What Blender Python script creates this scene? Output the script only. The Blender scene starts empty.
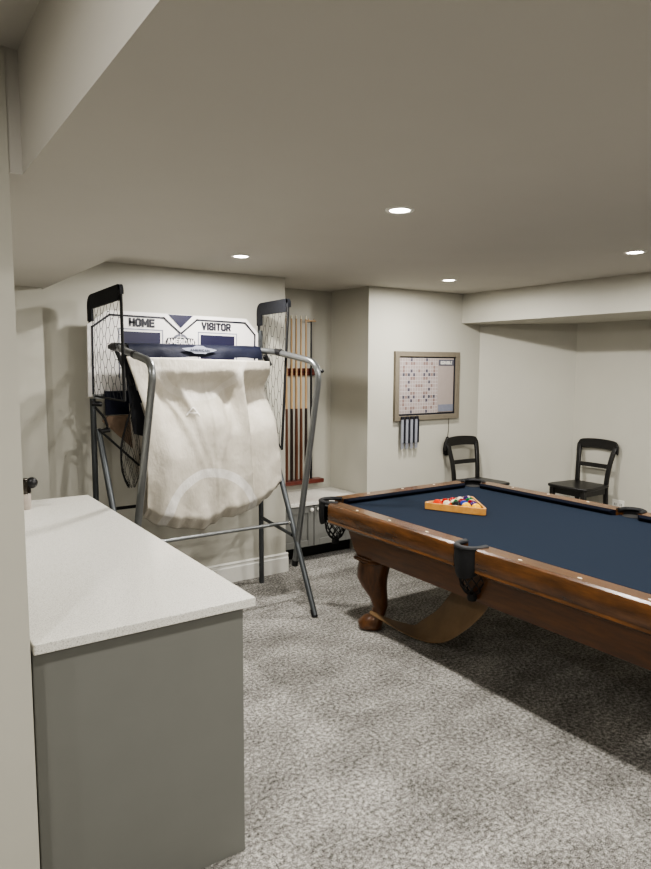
import bpy, bmesh, math, random
from mathutils import Vector, Matrix
random.seed(7)
SC = bpy.context.scene
COL = SC.collection

# ---------------------------------------------------------------- materials
def lin(c):
    return tuple(((v/255)/12.92 if v/255 <= .04045 else (((v/255)+.055)/1.055)**2.4) for v in c)
def nodes(name):
    m = bpy.data.materials.new(name); m.use_nodes = True
    nt = m.node_tree; b = nt.nodes['Principled BSDF']
    return m, nt, b
def N(nt, t, **kw):
    n = nt.nodes.new(t)
    for k, v in kw.items(): setattr(n, k, v)
    return n
def ramp(nt, fac, stops):
    r = N(nt, 'ShaderNodeValToRGB')
    el = r.color_ramp.elements
    while len(el) < len(stops): el.new(.5)
    for e, (p, c) in zip(el, stops):
        e.position = p; e.color = (*c, 1)
    nt.links.new(fac, r.inputs[0]); return r.outputs[0]
def noise(nt, vec, scale, detail=3, rough=.55):
    n = N(nt, 'ShaderNodeTexNoise'); n.inputs['Scale'].default_value = scale
    n.inputs['Detail'].default_value = detail; n.inputs['Roughness'].default_value = rough
    if vec is not None: nt.links.new(vec, n.inputs['Vector'])
    return n.outputs[0]
def coords(nt, which='Object', scale=None):
    t = N(nt, 'ShaderNodeTexCoord').outputs[which]
    if scale:
        mp = N(nt, 'ShaderNodeMapping'); mp.inputs['Scale'].default_value = scale
        nt.links.new(t, mp.inputs['Vector']); return mp.outputs[0]
    return t
def bump(nt, b, h, strength, dist):
    bp = N(nt, 'ShaderNodeBump'); bp.inputs['Strength'].default_value = strength
    bp.inputs['Distance'].default_value = dist
    nt.links.new(h, bp.inputs['Height']); nt.links.new(bp.outputs[0], b.inputs['Normal'])
def mat(name, c, rough=.5, metal=0., var=.06, scale=30, bmp=0., spec=None, coat=0.):
    """painted / plastic / metal surface with a faint procedural mottling"""
    m, nt, b = nodes(name)
    l = lin(c); f = noise(nt, coords(nt), scale)
    nt.links.new(ramp(nt, f, [(.3, tuple(v*(1-var) for v in l)), (.7, tuple(min(1, v*(1+var)) for v in l))]), b.inputs['Base Color'])
    b.inputs['Roughness'].default_value = rough; b.inputs['Metallic'].default_value = metal
    if spec is not None: b.inputs['Specular IOR Level'].default_value = spec
    if coat: b.inputs['Coat Weight'].default_value = coat; b.inputs['Coat Roughness'].default_value = .12
    if bmp: bump(nt, b, f, bmp, .01)
    return m
def wood(name, dark, light, rough=.3, axis=(1, 1, 1), scale=9, coat=.25):
    m, nt, b = nodes(name)
    v = coords(nt, 'Object', axis)
    w = noise(nt, v, scale, 6, .65)
    nt.links.new(ramp(nt, w, [(.32, lin(dark)), (.68, lin(light))]), b.inputs['Base Color'])
    b.inputs['Roughness'].default_value = rough
    b.inputs['Coat Weight'].default_value = coat; b.inputs['Coat Roughness'].default_value = .15
    return m
def carpet_mat():
    m, nt, b = nodes('carpet_pile')
    v = coords(nt)
    f = noise(nt, v, 230, 2, .8)
    f2 = noise(nt, v, 60, 2, .6)
    mx = N(nt, 'ShaderNodeMath', operation='MULTIPLY_ADD'); mx.inputs[1].default_value = .35
    nt.links.new(f2, mx.inputs[0])
    ml = N(nt, 'ShaderNodeMath', operation='MULTIPLY'); ml.inputs[1].default_value = .65
    nt.links.new(f, ml.inputs[0]); nt.links.new(ml.outputs[0], mx.inputs[2])
    c1 = ramp(nt, mx.outputs[0], [(.38, lin((44, 42, 40))), (.5, lin((148, 145, 139))), (.62, lin((230, 226, 219)))])
    big = noise(nt, coords(nt, 'Object', (1.0, 1.5, 1)), 2.6, 5, .62)
    c2 = ramp(nt, big, [(.36, (.68, .68, .68)), (.5, (.9, .9, .9)), (.64, (1.14, 1.14, 1.14))])
    mm = N(nt, 'ShaderNodeMix', data_type='RGBA', blend_type='MULTIPLY'); mm.inputs[0].default_value = 1
    nt.links.new(c1, mm.inputs[6]); nt.links.new(c2, mm.inputs[7])
    nt.links.new(mm.outputs[2], b.inputs['Base Color'])
    b.inputs['Roughness'].default_value = 1; b.inputs['Specular IOR Level'].default_value = .05
    bump(nt, b, mx.outputs[0], .8, .012)
    return m
def quartz_mat():
    m, nt, b = nodes('white_quartz')
    v = coords(nt)
    a = noise(nt, v, 260, 2, .7)
    nt.links.new(ramp(nt, a, [(.30, lin((170, 166, 157))), (.46, lin((222, 219, 210))), (.70, lin((240, 238, 230)))]), b.inputs['Base Color'])
    b.inputs['Roughness'].default_value = .16
    return m
def emit(name, c, s):
    m, nt, b = nodes(name)
    nt.links.new(ramp(nt, noise(nt, coords(nt), 5), [(0, c), (1, c)]), b.inputs['Emission Color'])
    b.inputs['Emission Strength'].default_value = s
    return m
M = dict(
    wall=mat('warm_white_wall_paint', (192, 189, 177), .6, var=.015, scale=4),
    ceil=mat('ceiling_paint', (198, 194, 185), .8, var=.012, scale=3),
    trim=mat('white_trim_paint', (228, 226, 218), .4, var=.01),
    carpet=carpet_mat(), quartz=quartz_mat(),
    cabinet=mat('grey_cabinet_paint', (120, 120, 114), .42, var=.02, scale=6),
    bench=mat('bench_grey_paint', (122, 122, 118), .45, var=.02),
    dark=mat('recess_shade', (32, 31, 30), .8),  # shade of pocket holes, slots and toe space put into one dark colour
    black=mat('black_lacquered_wood', (26, 25, 24), .34, var=.2, scale=14),
    blackplastic=mat('black_plastic', (18, 18, 20), .45),
    leather=mat('black_leather', (9, 10, 14), .6, var=.25, scale=60, bmp=.15),
    net=mat('black_net_cord', (20, 20, 20), .8),
    steel=mat('grey_steel_tube', (128, 130, 130), .34, .75, var=.05),
    darksteel=mat('dark_grey_steel_tube', (84, 87, 89), .4, .6, var=.05),
    chrome=mat('polished_metal', (190, 190, 190), .15, 1.),
    darkchrome=mat('dark_polished_metal', (90, 86, 82), .15, 1.),
    navy=mat('navy_nylon', (9, 13, 32), .65, var=.15, scale=40, bmp=.2, spec=.25),
    padnavy=mat('dark_navy_foam_sleeve', (13, 15, 23), .75, var=.2, scale=40, bmp=.2),
    boardwhite=mat('white_scoreboard_plastic', (226, 222, 218), .35, var=.015),
    boardnavy=mat('navy_print', (15, 13, 46), .4, var=.05),
    ink=mat('black_print', (22, 22, 34), .5),
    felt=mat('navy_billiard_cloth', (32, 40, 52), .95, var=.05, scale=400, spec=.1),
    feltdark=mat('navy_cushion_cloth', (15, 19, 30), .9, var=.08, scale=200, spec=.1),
    rail=wood('honey_stained_rail_wood', (62, 38, 16), (106, 67, 31), .25, (3, .5, 3), 8, .5),
    body=wood('brown_stained_body_wood', (64, 37, 13), (94, 57, 22), .35, (3, .5, 3), 8, .25),
    legwood=wood('dark_brown_leg_wood', (58, 34, 16), (104, 66, 34), .3, (3, 3, .6), 9, .3),
    sheet=wood('tan_brown_hardboard', (104, 82, 56), (122, 98, 70), .55, (1, 1, 1), 5, .05),
    rackwood=wood('light_oak', (186, 128, 62), (214, 160, 88), .35, (1, 1, 1), 14, .2),
    redwood=wood('mahogany', (76, 28, 18), (104, 42, 28), .35, (1, 3, 3), 6, .2),
    maple=wood('maple_shaft', (186, 150, 108), (212, 178, 136), .35, (4, 4, .5), 10, .2),
    brownbutt=wood('brown_cue_butt', (78, 44, 26), (104, 62, 40), .3, (4, 4, .5), 10, .3),
    darkbutt=wood('dark_cue_butt', (34, 24, 20), (52, 36, 30), .3, (4, 4, .5), 10, .3),
    ivory=mat('ivory_inlay', (238, 230, 208), .3),
    taupe=mat('taupe_picture_frame', (120, 112, 98), .5, var=.06, scale=25),
    slatgrey=mat('grey_tile_rack', (150, 152, 160), .5),
    paperlt=mat('pinkish_board_print', (160, 149, 143), .5, var=.02),
    plategrey=mat('slate_print', (88, 88, 98), .5),
    plateblue=mat('grey_blue_print', (122, 125, 138), .5),
    tan=mat('shaded_cloth_tan', (118, 98, 80), .8, var=.3, scale=9),  # cloth in shade, the shade put into the colour
    bag=mat('black_pouch_fabric', (24, 24, 25), .85, var=.2, scale=80, bmp=.2),
    glassy=mat('frosted_glass_bottle', (178, 168, 158), .12, var=.08),
    outlet=mat('white_outlet_plastic', (222, 220, 212), .4, var=.01),
    lamp=emit('downlight_lens', (1, .95, .86), 30),
)
def grid_mat():
    m, nt, b = nodes('letter_grid_print')
    g = coords(nt, 'Generated')
    sx = N(nt, 'ShaderNodeSeparateXYZ'); nt.links.new(g, sx.inputs[0])
    def cell(o):
        mu = N(nt, 'ShaderNodeMath', operation='MULTIPLY'); mu.inputs[1].default_value = 15; nt.links.new(o, mu.inputs[0])
        fl = N(nt, 'ShaderNodeMath', operation='FLOOR'); nt.links.new(mu.outputs[0], fl.inputs[0])
        fr = N(nt, 'ShaderNodeMath', operation='FRACT'); nt.links.new(mu.outputs[0], fr.inputs[0])
        d = N(nt, 'ShaderNodeMath', operation='SUBTRACT'); d.inputs[1].default_value = .5; nt.links.new(fr.outputs[0], d.inputs[0])
        a = N(nt, 'ShaderNodeMath', operation='ABSOLUTE'); nt.links.new(d.outputs[0], a.inputs[0])
        return fl.outputs[0], a.outputs[0]
    cx, ax = cell(sx.outputs[0]); cz, az = cell(sx.outputs[2])
    mxm = N(nt, 'ShaderNodeMath', operation='MAXIMUM'); nt.links.new(ax, mxm.inputs[0]); nt.links.new(az, mxm.inputs[1])
    def fold(o):
        a_ = N(nt, 'ShaderNodeMath', operation='SUBTRACT'); a_.inputs[1].default_value = 7; nt.links.new(o, a_.inputs[0])
        b_ = N(nt, 'ShaderNodeMath', operation='ABSOLUTE'); nt.links.new(a_.outputs[0], b_.inputs[0]); return b_.outputs[0]
    cb = N(nt, 'ShaderNodeCombineXYZ'); nt.links.new(fold(cx), cb.inputs[0]); nt.links.new(fold(cz), cb.inputs[1])
    wn = N(nt, 'ShaderNodeTexWhiteNoise', noise_dimensions='2D'); nt.links.new(cb.outputs[0], wn.inputs[0])
    colr = ramp(nt, wn.outputs[0], [(0, lin((160, 148, 144))), (.66, lin((160, 148, 144))), (.67, lin((84, 80, 92))), (.80, lin((78, 76, 86))), (.82, lin((134, 112, 106))), (1, lin((130, 110, 104)))])
    rp = [n for n in nt.nodes if n.type == 'VALTORGB'][-1]; rp.color_ramp.interpolation = 'CONSTANT'
    ln = N(nt, 'ShaderNodeMath', operation='GREATER_THAN'); ln.inputs[1].default_value = .43; nt.links.new(mxm.outputs[0], ln.inputs[0])
    mm = N(nt, 'ShaderNodeMix', data_type='RGBA'); nt.links.new(ln.outputs[0], mm.inputs[0])
    nt.links.new(colr, mm.inputs[6]); mm.inputs[7].default_value = (*lin((186, 180, 178)), 1)
    nt.links.new(mm.outputs[2], b.inputs['Base Color']); b.inputs['Roughness'].default_value = .5
    return m
def cloth_mat():
    """cream polyester with the pale printed court arcs"""
    m, nt, b = nodes('cream_polyester')
    v = coords(nt)
    def ring(c, r0, r1):
        su = N(nt, 'ShaderNodeVectorMath', operation='SUBTRACT'); su.inputs[1].default_value = c; nt.links.new(v, su.inputs[0])
        mu = N(nt, 'ShaderNodeVectorMath', operation='MULTIPLY'); mu.inputs[1].default_value = (1, 0, 1); nt.links.new(su.outputs[0], mu.inputs[0])
        le = N(nt, 'ShaderNodeVectorMath', operation='LENGTH'); nt.links.new(mu.outputs[0], le.inputs[0])
        g = N(nt, 'ShaderNodeMath', operation='COMPARE'); g.inputs[1].default_value = (r0+r1)/2; g.inputs[2].default_value = (r1-r0)/2
        nt.links.new(le.outputs['Value'], g.inputs[0]); return g.outputs[0]
    a = ring((1.83, 0, .625), .315, .375); c = ring((1.80, 0, 1.80), .30, .35)
    hf = N(nt, 'ShaderNodeMath', operation='MULTIPLY'); hf.inputs[1].default_value = .35; nt.links.new(c, hf.inputs[0])
    ad = N(nt, 'ShaderNodeMath', operation='MAXIMUM'); nt.links.new(a, ad.inputs[0]); nt.links.new(hf.outputs[0], ad.inputs[1])
    n1 = noise(nt, v, 7, 4, .6)
    base = ramp(nt, n1, [(.3, lin((177, 170, 156))), (.7, lin((196, 189, 176)))])
    mm = N(nt, 'ShaderNodeMix', data_type='RGBA'); nt.links.new(ad.outputs[0], mm.inputs[0])
    nt.links.new(base, mm.inputs[6]); mm.inputs[7].default_value = (*lin((208, 204, 197)), 1)
    nt.links.new(mm.outputs[2], b.inputs['Base Color'])
    b.inputs['Roughness'].default_value = .6; b.inputs['Sheen Weight'].default_value = .1
    w = noise(nt, coords(nt, 'Object', (1.4, 1, .8)), 9, 4, .55)
    bump(nt, b, w, .5, .03)
    return m
M['grid'] = grid_mat(); M['cloth'] = cloth_mat()
def ball_mat(name, c, stripe):
    m, nt, b = nodes(name)
    g = coords(nt)
    sx = N(nt, 'ShaderNodeSeparateXYZ'); nt.links.new(g, sx.inputs[0])
    white = lin((206, 192, 158))
    def m1(op, a, val):
        n = N(nt, 'ShaderNodeMath', operation=op); nt.links.new(a, n.inputs[0]); n.inputs[1].default_value = val; return n.outputs[0]
    if stripe:
        ab = N(nt, 'ShaderNodeMath', operation='ABSOLUTE'); nt.links.new(sx.outputs[2], ab.inputs[0])
        f = m1('LESS_THAN', ab.outputs[0], .021)
    else:
        f = m1('LESS_THAN', sx.outputs[0], .0303)
    mm = N(nt, 'ShaderNodeMix', data_type='RGBA'); nt.links.new(f, mm.inputs[0])
    mm.inputs[6].default_value = (*white, 1); mm.inputs[7].default_value = (*lin(c), 1)
    nt.links.new(mm.outputs[2], b.inputs['Base Color'])
    b.inputs['Roughness'].default_value = .14; b.inputs['Specular IOR Level'].default_value = .35
    return m

# ---------------------------------------------------------------- mesh helpers
def obj(name, bm, m, parent=None, smooth=True, bevel=0., seg=2, angle=.6):
    bmesh.ops.recalc_face_normals(bm, faces=bm.faces)
    me = bpy.data.meshes.new(name); bm.to_mesh(me); bm.free()
    if smooth:
        for p in me.polygons: p.use_smooth = True
        try: me.set_sharp_from_angle(angle=angle)
        except Exception: pass
    me.materials.append(m if not isinstance(m, str) else M[m])
    o = bpy.data.objects.new(name, me); COL.objects.link(o)
    if parent is not None: o.parent = parent
    if bevel:
        md = o.modifiers.new('edge_round', 'BEVEL'); md.width = bevel; md.segments = seg; md.limit_method = 'ANGLE'; md.angle_limit = .6
    return o
def tag(o, label, cat, group=None, kind=None):
    o['label'] = label; o['category'] = cat
    if group: o['group'] = group
    if kind: o['kind'] = kind
    return o
def thing(name, label, cat, loc=(0, 0, 0), rz=0, group=None):
    o = bpy.data.objects.new(name, None); COL.objects.link(o)
    o.empty_display_size = .1; o.location = loc; o.rotation_euler = (0, 0, rz)
    return tag(o, label, cat, group)
def box(bm, x0, x1, y0, y1, z0, z1):
    vs = [bm.verts.new(p) for p in ((x0, y0, z0), (x1, y0, z0), (x1, y1, z0), (x0, y1, z0), (x0, y0, z1), (x1, y0, z1), (x1, y1, z1), (x0, y1, z1))]
    for f in ((0, 3, 2, 1), (4, 5, 6, 7), (0, 1, 5, 4), (1, 2, 6, 5), (2, 3, 7, 6), (3, 0, 4, 7)):
        bm.faces.new([vs[i] for i in f])
    return bm
def BX(*a): return box(bmesh.new(), *a)
def hexa(bm, bot, top):
    """eight corners: 4 bottom, 4 top"""
    n = len(bot)
    b = [bm.verts.new(p) for p in bot]; t = [bm.verts.new(p) for p in top]
    bm.faces.new(b[::-1]); bm.faces.new(t)
    for i in range(n): bm.faces.new((b[i], b[(i+1) % n], t[(i+1) % n], t[i]))
    return bm
def prism(bm, pts, z0, z1):
    return hexa(bm, [(x, y, z0) for x, y in pts], [(x, y, z1) for x, y in pts])
def loft(bm, rings, close=True, cap=True):
    R = [[bm.verts.new(p) for p in r] for r in rings]
    n = len(R[0])
    for a, b in zip(R, R[1:]):
        for i in range(n if close else n-1):
            bm.faces.new((a[i], a[(i+1) % n], b[(i+1) % n], b[i]))
    if cap and close:
        bm.faces.new(R[0][::-1]); bm.faces.new(R[-1])
    return bm
def tube(bm, pts, r, n=10, cap=True, flat=1.):
    pts = [Vector(p) for p in pts]; rings = []; up = None
    for i, p in enumerate(pts):
        d = (pts[min(i+1, len(pts)-1)]-pts[max(i-1, 0)]).normalized()
        if up is None:
            up = Vector((0, 0, 1)) if abs(d.z) < .9 else Vector((1, 0, 0))
        up = (up-d*up.dot(d)).normalized(); s = d.cross(up)
        rr = r[i] if isinstance(r, (list, tuple)) else r
        rings.append([p+(s*math.cos(2*math.pi*k/n)+up*math.sin(2*math.pi*k/n)*flat)*rr for k in range(n)])
    return loft(bm, rings, True, cap)
def fillet(pts, rad, n=7):
    pts = [Vector(p) for p in pts]; out = [pts[0]]
    for a, b, c in zip(pts, pts[1:], pts[2:]):
        u = (a-b); v = (c-b); t = min(rad, u.length*.49, v.length*.49)
        p, q = b+u.normalized()*t, b+v.normalized()*t
        for k in range(n+1):
            s = k/n; out.append(p*(1-s)**2+b*2*s*(1-s)+q*s*s)
    out.append(pts[-1]); return out
def lathe(bm, prof, c=(0, 0, 0), n=24):
    rings = [[(c[0]+r*math.cos(2*math.pi*k/n), c[1]+r*math.sin(2*math.pi*k/n), c[2]+z) for k in range(n)] for r, z in prof]
    return loft(bm, rings)
def sphere(bm, c, r, u=20, v=12):
    bmesh.ops.create_uvsphere(bm, u_segments=u, v_segments=v, radius=r, matrix=Matrix.Translation(c)); return bm
G_ = dict(A=[[(0, 0), (.30, 1), (.40, 1), (.70, 0)], [(.14, .3), (.56, .3)]], B=[[(0, 0), (0, 1), (.45, 1), (.58, .88), (.58, .64), (.45, .53), (0, .53)], [(.45, .53), (.62, .40), (.62, .13), (.47, 0), (0, 0)]],
    C=[[(.6, .72), (.6, .85), (.47, 1), (.15, 1), (0, .85), (0, .15), (.15, 0), (.47, 0), (.6, .15), (.6, .28)]], E=[[(.55, 1), (0, 1), (0, 0), (.55, 0)], [(0, .52), (.48, .52)]], H=[[(0, 0), (0, 1)], [(.6, 0), (.6, 1)], [(0, .5), (.6, .5)]],
    I=[[(0, 0), (0, 1)]], L=[[(0, 1), (0, 0), (.52, 0)]], M=[[(0, 0), (0, 1), (.4, .3), (.8, 1), (.8, 0)]], N=[[(0, 0), (0, 1), (.62, 0), (.62, 1)]],
    O=[[(.15, 0), (0, .15), (0, .85), (.15, 1), (.47, 1), (.62, .85), (.62, .15), (.47, 0), (.15, 0)]], R=[[(0, 0), (0, 1), (.46, 1), (.6, .87), (.6, .6), (.46, .46), (0, .46)], [(.32, .46), (.62, 0)]],
    S=[[(.58, .76), (.58, .86), (.45, 1), (.14, 1), (0, .86), (0, .64), (.14, .53), (.45, .48), (.6, .36), (.6, .14), (.46, 0), (.14, 0), (0, .14), (0, .25)]], T=[[(.3, 0), (.3, 1)], [(0, 1), (.6, 1)]], V=[[(0, 1), (.33, 0), (.66, 1)]])
def text_bm(txt, h, width, wt):
    """bold stroke letters, centred, in the xz plane: cap height h, total width, stroke weight wt"""
    adv, xs = 0., []
    for ch in txt:
        w_ = max(x for st in G_[ch] for x, z in st); xs.append(adv); adv += w_+.38
    adv -= .38; k = (width-wt)/adv; hh = h-wt; bm = bmesh.new()
    for ch, x0 in zip(txt, xs):
        for st in G_[ch]:
            P = [Vector(((x0+x)*k-(width-wt)/2, 0, z*hh-hh/2)) for x, z in st]
            for n_, (a, c) in enumerate(zip(P, P[1:])):
                d = (c-a).normalized(); nn = Vector((-d.z, 0, d.x))*wt/2; e = d*wt/2; off = Vector((0, -.00002*n_, 0))
                bm.faces.new([bm.verts.new(q_+off) for q_ in (a-e-nn, c+e-nn, c+e+nn, a-e+nn)])
    return bm
def moved(bm, T):
    bmesh.ops.transform(bm, matrix=T, verts=bm.verts); return bm
def TR(x, y, z): return Matrix.Translation((x, y, z))
def struct(name, bm, m, bevel=0., smooth=False):
    o = obj(name, bm, m, None, smooth=smooth, bevel=bevel); o['kind'] = 'structure'; return o

# ---------------------------------------------------------------- room shell
HC, HS, HB, HU = 2.378, 2.17, 2.10, 2.47      # main ceiling, left soffit, right soffit, upper-left ceiling
YB, YA = 4.575, 4.60
struct('floor', BX(-3.6, 6.2, -3.6, 5.3, -.08, 0), 'carpet')
b = bmesh.new(); prism(b, [(.45, -3.6), (5.9, -3.6), (5.9, 5.3), (.45, 5.3)], HC, HC+.15); struct('ceiling', b, 'ceil')
b = bmesh.new(); prism(b, [(-3.6, -3.6), (.3395, -3.6), (.3395, 1.99), (-3.6, 1.99)], HU, HU+.1); struct('ceiling_left', b, 'ceil')
b = bmesh.new(); prism(b, [(.339, -3.6), (1.22, -3.6), (1.22, 3.0), (.92, 3.0), (.92, YB), (-1.6, YB), (-1.6, 1.871), (.339, 1.871)], HS, HU+.03); struct('trim_1', b, 'ceil')
b = bmesh.new(); prism(b, [(4.72, -3.6), (5.75, -3.6), (5.75, 4.7), (4.72, 4.7)], HB, HC); struct('trim_2', b, 'wall')
struct('wall_back', BX(-1.7, 2.72, YB, YB+.7, 0, HC), 'wall')
struct('wall_alcove', BX(2.6, 3.7, 5.173, 5.3, 0, HC), 'wall')
struct('wall_far', BX(3.58, 5.1, YA, YA+.68, 0, HC), 'wall')
b = bmesh.new(); prism(b, [(4.974, YA), (5.62, 3.955), (5.9, 4.2), (5.2, 4.9)], 0, HC); struct('wall_diagonal', b, 'wall')
struct('wall_right', BX(5.62, 5.8, -3.6, 3.97, 0, HC), 'wall')
struct('wall_left', BX(-3.6, .3075, 1.868, 1.985, 0, HU), 'wall')
struct('wall_corner', BX(-1.6, .892, 4.47, YB-.001, 0, HS), 'wall')
struct('wall_side', BX(-1.75, -1.6, 1.98, 4.6, 0, HS+.02), 'wall')
struct('wall_behind', BX(-3.6, 5.8, -3.7, -3.6, 0, HU+.05), 'wall')
struct('wall_west', BX(-3.7, -3.6, -3.7, 1.98, 0, HU+.05), 'wall')
def baseboard(name, p, q, nrm):
    """stepped white skirting from p to q; nrm points into the room"""
    p, q, nn = Vector((*p, 0)), Vector((*q, 0)), Vector((*nrm, 0)).normalized()
    prof = [(0, 0), (.017, 0), (.017, .118), (.012, .124), (.012, .140), (.016, .147), (.010, .158), (0, .158)]
    bm = bmesh.new(); loft(bm, [[a+nn*d+Vector((0, 0, z)) for d, z in prof] for a in (p, q)])
    struct(name, bm, 'trim')
baseboard('baseboard_back', (.9, YB), (2.738, YB), (0, -1))
baseboard('baseboard_alcove', (2.72, YB), (2.72, 4.665), (1, 0))
baseboard('baseboard_far', (3.58, YA), (4.974, YA), (0, -1))
baseboard('baseboard_diagonal', (4.974, YA), (5.62, 3.955), (-1, -1))
baseboard('baseboard_right', (5.62, -3.5), (5.62, 3.955), (-1, 0))

# ---------------------------------------------------------------- downlights
def downlight(x, y, label):
    t = thing('recessed_downlight', label, 'ceiling light', (x, y, HC), 0, 'recessed round downlights in the ceiling')
    bm = bmesh.new(); lathe(bm, [(.046, 0), (.046, -.004), (.060, -.006), (.066, 0), (.066, .002), (.046, .002)], n=28)
    obj('trim_ring', bm, 'trim', t)
    bm = bmesh.new(); lathe(bm, [(.0005, -.002), (.0455, -.002), (.0455, -.0008), (.0005, -.0008)], n=28); obj('lens', bm, 'lamp', t)
    return t
POT = 36
def lamp(x, y, z=HC, e=POT, spread=150, s=.10):
    for kind, k in (('AREA', 1.), ('SPOT', .45)):
        l = bpy.data.lights.new('downlight_and_fill_lamp', kind); l.energy = e*k; l.color = (1, .975, .93)
        if kind == 'AREA': l.shape = 'DISK'; l.size = s; l.spread = math.pi
        else: l.shadow_soft_size = s/2; l.spot_size = math.radians(176); l.spot_blend = .12
        o = bpy.data.objects.new('downlight_and_fill_lamp', l); COL.objects.link(o); o.location = (x, y, z-.012)
for x, y, s in ((1.965, 2.31, 'glowing round ceiling downlight in front of the basketball game, largest of the four'),
                (1.96, 3.84, 'glowing round ceiling downlight just above the scoreboard of the basketball game'),
                (3.857, 3.914, 'glowing round ceiling downlight near the wall with the framed letter game'),
                (3.83, 2.32, 'glowing round ceiling downlight above the pool table, close to the dropped right soffit')):
    downlight(x, y, s); lamp(x, y)
for x, y in ((1.96, .78), (3.84, .76), (1.96, -.8), (3.84, -.8)): lamp(x, y)
for x, y in ((-.55, .6), (-.55, -1.2), (-2.2, .6), (-2.2, -1.2)): lamp(x, y, HU, 26)
lamp(.1, 3.2, HS, 14)  # unseen fill lamp added to brighten the wall panel at left

# ---------------------------------------------------------------- counter with grey cabinet
t = thing('bar_cabinet', 'plain grey painted base cabinet under the white counter at left', 'cabinet', (.66, 1.93, 0))
def loc(bm, o): return moved(bm, TR(*(-Vector(o.location))))
bm = bmesh.new(); prism(bm, [(.322, 2.0), (.976, 2.0), (.976, 3.97), (-.1, 3.97), (-.1, 2.0)], 0, .888); obj('carcass', loc(bm, t), 'cabinet', t, False)
obj('end_panel', loc(BX(.322, .983, 1.935, 1.999, 0, .888), t), 'cabinet', t, False, bevel=.002)
obj('side_panel', loc(BX(.9765, .983, 2.0, 3.97, 0, .888), t), 'cabinet', t, False, bevel=.002)
bm = bmesh.new(); prism(bm, [(.320, 1.897), (1.012, 1.897), (1.012, 4.0), (-.1, 4.0), (-.1, 1.99), (.320, 1.99)], .889, .92)
tag(obj('countertop', bm, 'quartz', None, False, bevel=.003), 'white speckled quartz countertop on the grey base cabinet', 'countertop')
# little bottle by the wall end
t = thing('soap_bottle', 'small pale bottle with a shiny dark round top, on the counter by the wall end', 'bottle', (.628, 3.77, .92))
bm = bmesh.new(); lathe(bm, [(.001, 0), (.026, 0), (.030, .008), (.030, .075), (.026, .086), (.001, .086)], n=20); obj('bottle_body', bm, 'glassy', t)
bm = bmesh.new(); lathe(bm, [(.028, .086), (.031, .09), (.031, .15), (.027, .165), (.001, .17)], n=20); obj('collar', bm, 'darkchrome', t)
bm = bmesh.new(); sphere(bm, (.034, -.012, .142), .030); obj('stopper', bm, 'blackplastic', t)

# ---------------------------------------------------------------- window-seat bench in the alcove
t = thing('bench_cabinet', 'low grey shaker cabinet with round white knobs, built into the alcove', 'cabinet', (3.15, 4.9, 0))
obj('carcass', loc(BX(2.722, 3.578, 4.70, 5.17, .135, .50), t), 'bench', t, False)
obj('toe_kick', loc(BX(2.722, 3.578, 4.85, 5.17, 0, .134), t), 'dark', t, False)  # dark colour stands for the shade under the cabinet front
def shaker(x0, x1, kx):
    d = obj('door', loc(BX(x0, x1, 4.688, 4.699, .14, .49), t), 'bench', t, False)
    bm = bmesh.new(); w = .055; y0, y1 = 4.676, 4.687
    box(bm, x0, x0+w, y0, y1, .14, .49); box(bm, x1-w, x1, y0, y1, .14, .49)
    box(bm, x0+w, x1-w, y0, y1, .14, .14+w); box(bm, x0+w, x1-w, y0, y1, .49-w, .49)
    obj('door_frame', loc(bm, t), 'bench', d, False, bevel=.002)
    bm = bmesh.new(); lathe(bm, [(.006, 0), (.006, .012), (.016, .016), (.017, .024), (.010, .030), (.001, .031)], n=16)
    obj('knob', loc(moved(bm, TR(kx, 4.676, .462) @ Matrix.Rotation(math.pi/2, 4, 'X')), t), 'outlet', d)
shaker(2.732, 3.062, 3.032); shaker(3.070, 3.400, 3.102)
obj('filler_strip', loc(BX(3.404, 3.578, 4.680, 4.699, .14, .49), t), 'bench', t, False)
tag(obj('stone_worktop', BX(2.722, 3.579, 4.655, 5.172, .501, .532), 'quartz', None, False, bevel=.003), 'white bench top over the low grey cabinet in the alcove', 'countertop')

# ---------------------------------------------------------------- cue rack and cues
YC = 5.125
t = thing('cue_rack', 'dark red wooden wall rack of two rails holding the pool cues in the alcove', 'cue rack', (3.2, 5.172, .63))
def relief(bm): return loc(bm, t)
obj('lower_rail', relief(BX(2.97, 3.44, 5.075, 5.172, .60, .638)), 'redwood', t, False, bevel=.006)
obj('upper_rail', relief(BX(2.97, 3.405, 5.14, 5.172, 1.60, 1.665)), 'redwood', t, False, bevel=.005)
cues = [(3.06, 'brownbutt', 'nearest the basketball game, mostly hidden by its net'), (3.115, 'darkbutt', 'second from the basketball net, with a near black butt'), (3.165, 'brownbutt', 'third from the basketball net'),
        (3.215, 'brownbutt', 'fourth from the basketball net'), (3.268, 'darkbutt', 'standing next to the black bridge stick, dark butt')]
for x, *_ in cues+[(3.325,)]:
    for s in (-1, 1):
        bm = bmesh.new(); tube(bm, fillet([(x+s*.009, 5.14, 1.632), (x+s*.020, 5.125, 1.632), (x+s*.015, 5.108, 1.632)], .01, 3), .003, 6)
        obj('clip', relief(bm), 'blackplastic', t)
def cue(x, butt, label, h=1.50):
    c = thing('pool_cue', label, 'pool cue', (x, YC, .639), 0, 'wooden pool cues in the wall rack')
    bm = bmesh.new(); lathe(bm, [(.006, 0), (.0145, .006), (.0145, .3), (.0125, .58), (.0115, .66)], n=12); obj('butt', bm, butt, c)
    bm = bmesh.new(); lathe(bm, [(.0112, .6601), (.009, 1.1), (.0068, h-.03)], n=12); obj('shaft', bm, 'maple', c)
    bm = bmesh.new(); lathe(bm, [(.0068, h-.0299), (.0068, h-.005), (.003, h)], n=12); obj('tip', bm, 'ivory', c)
for x, m_, s in cues: cue(x, m_, 'pool cue in the alcove rack, '+s)
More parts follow.
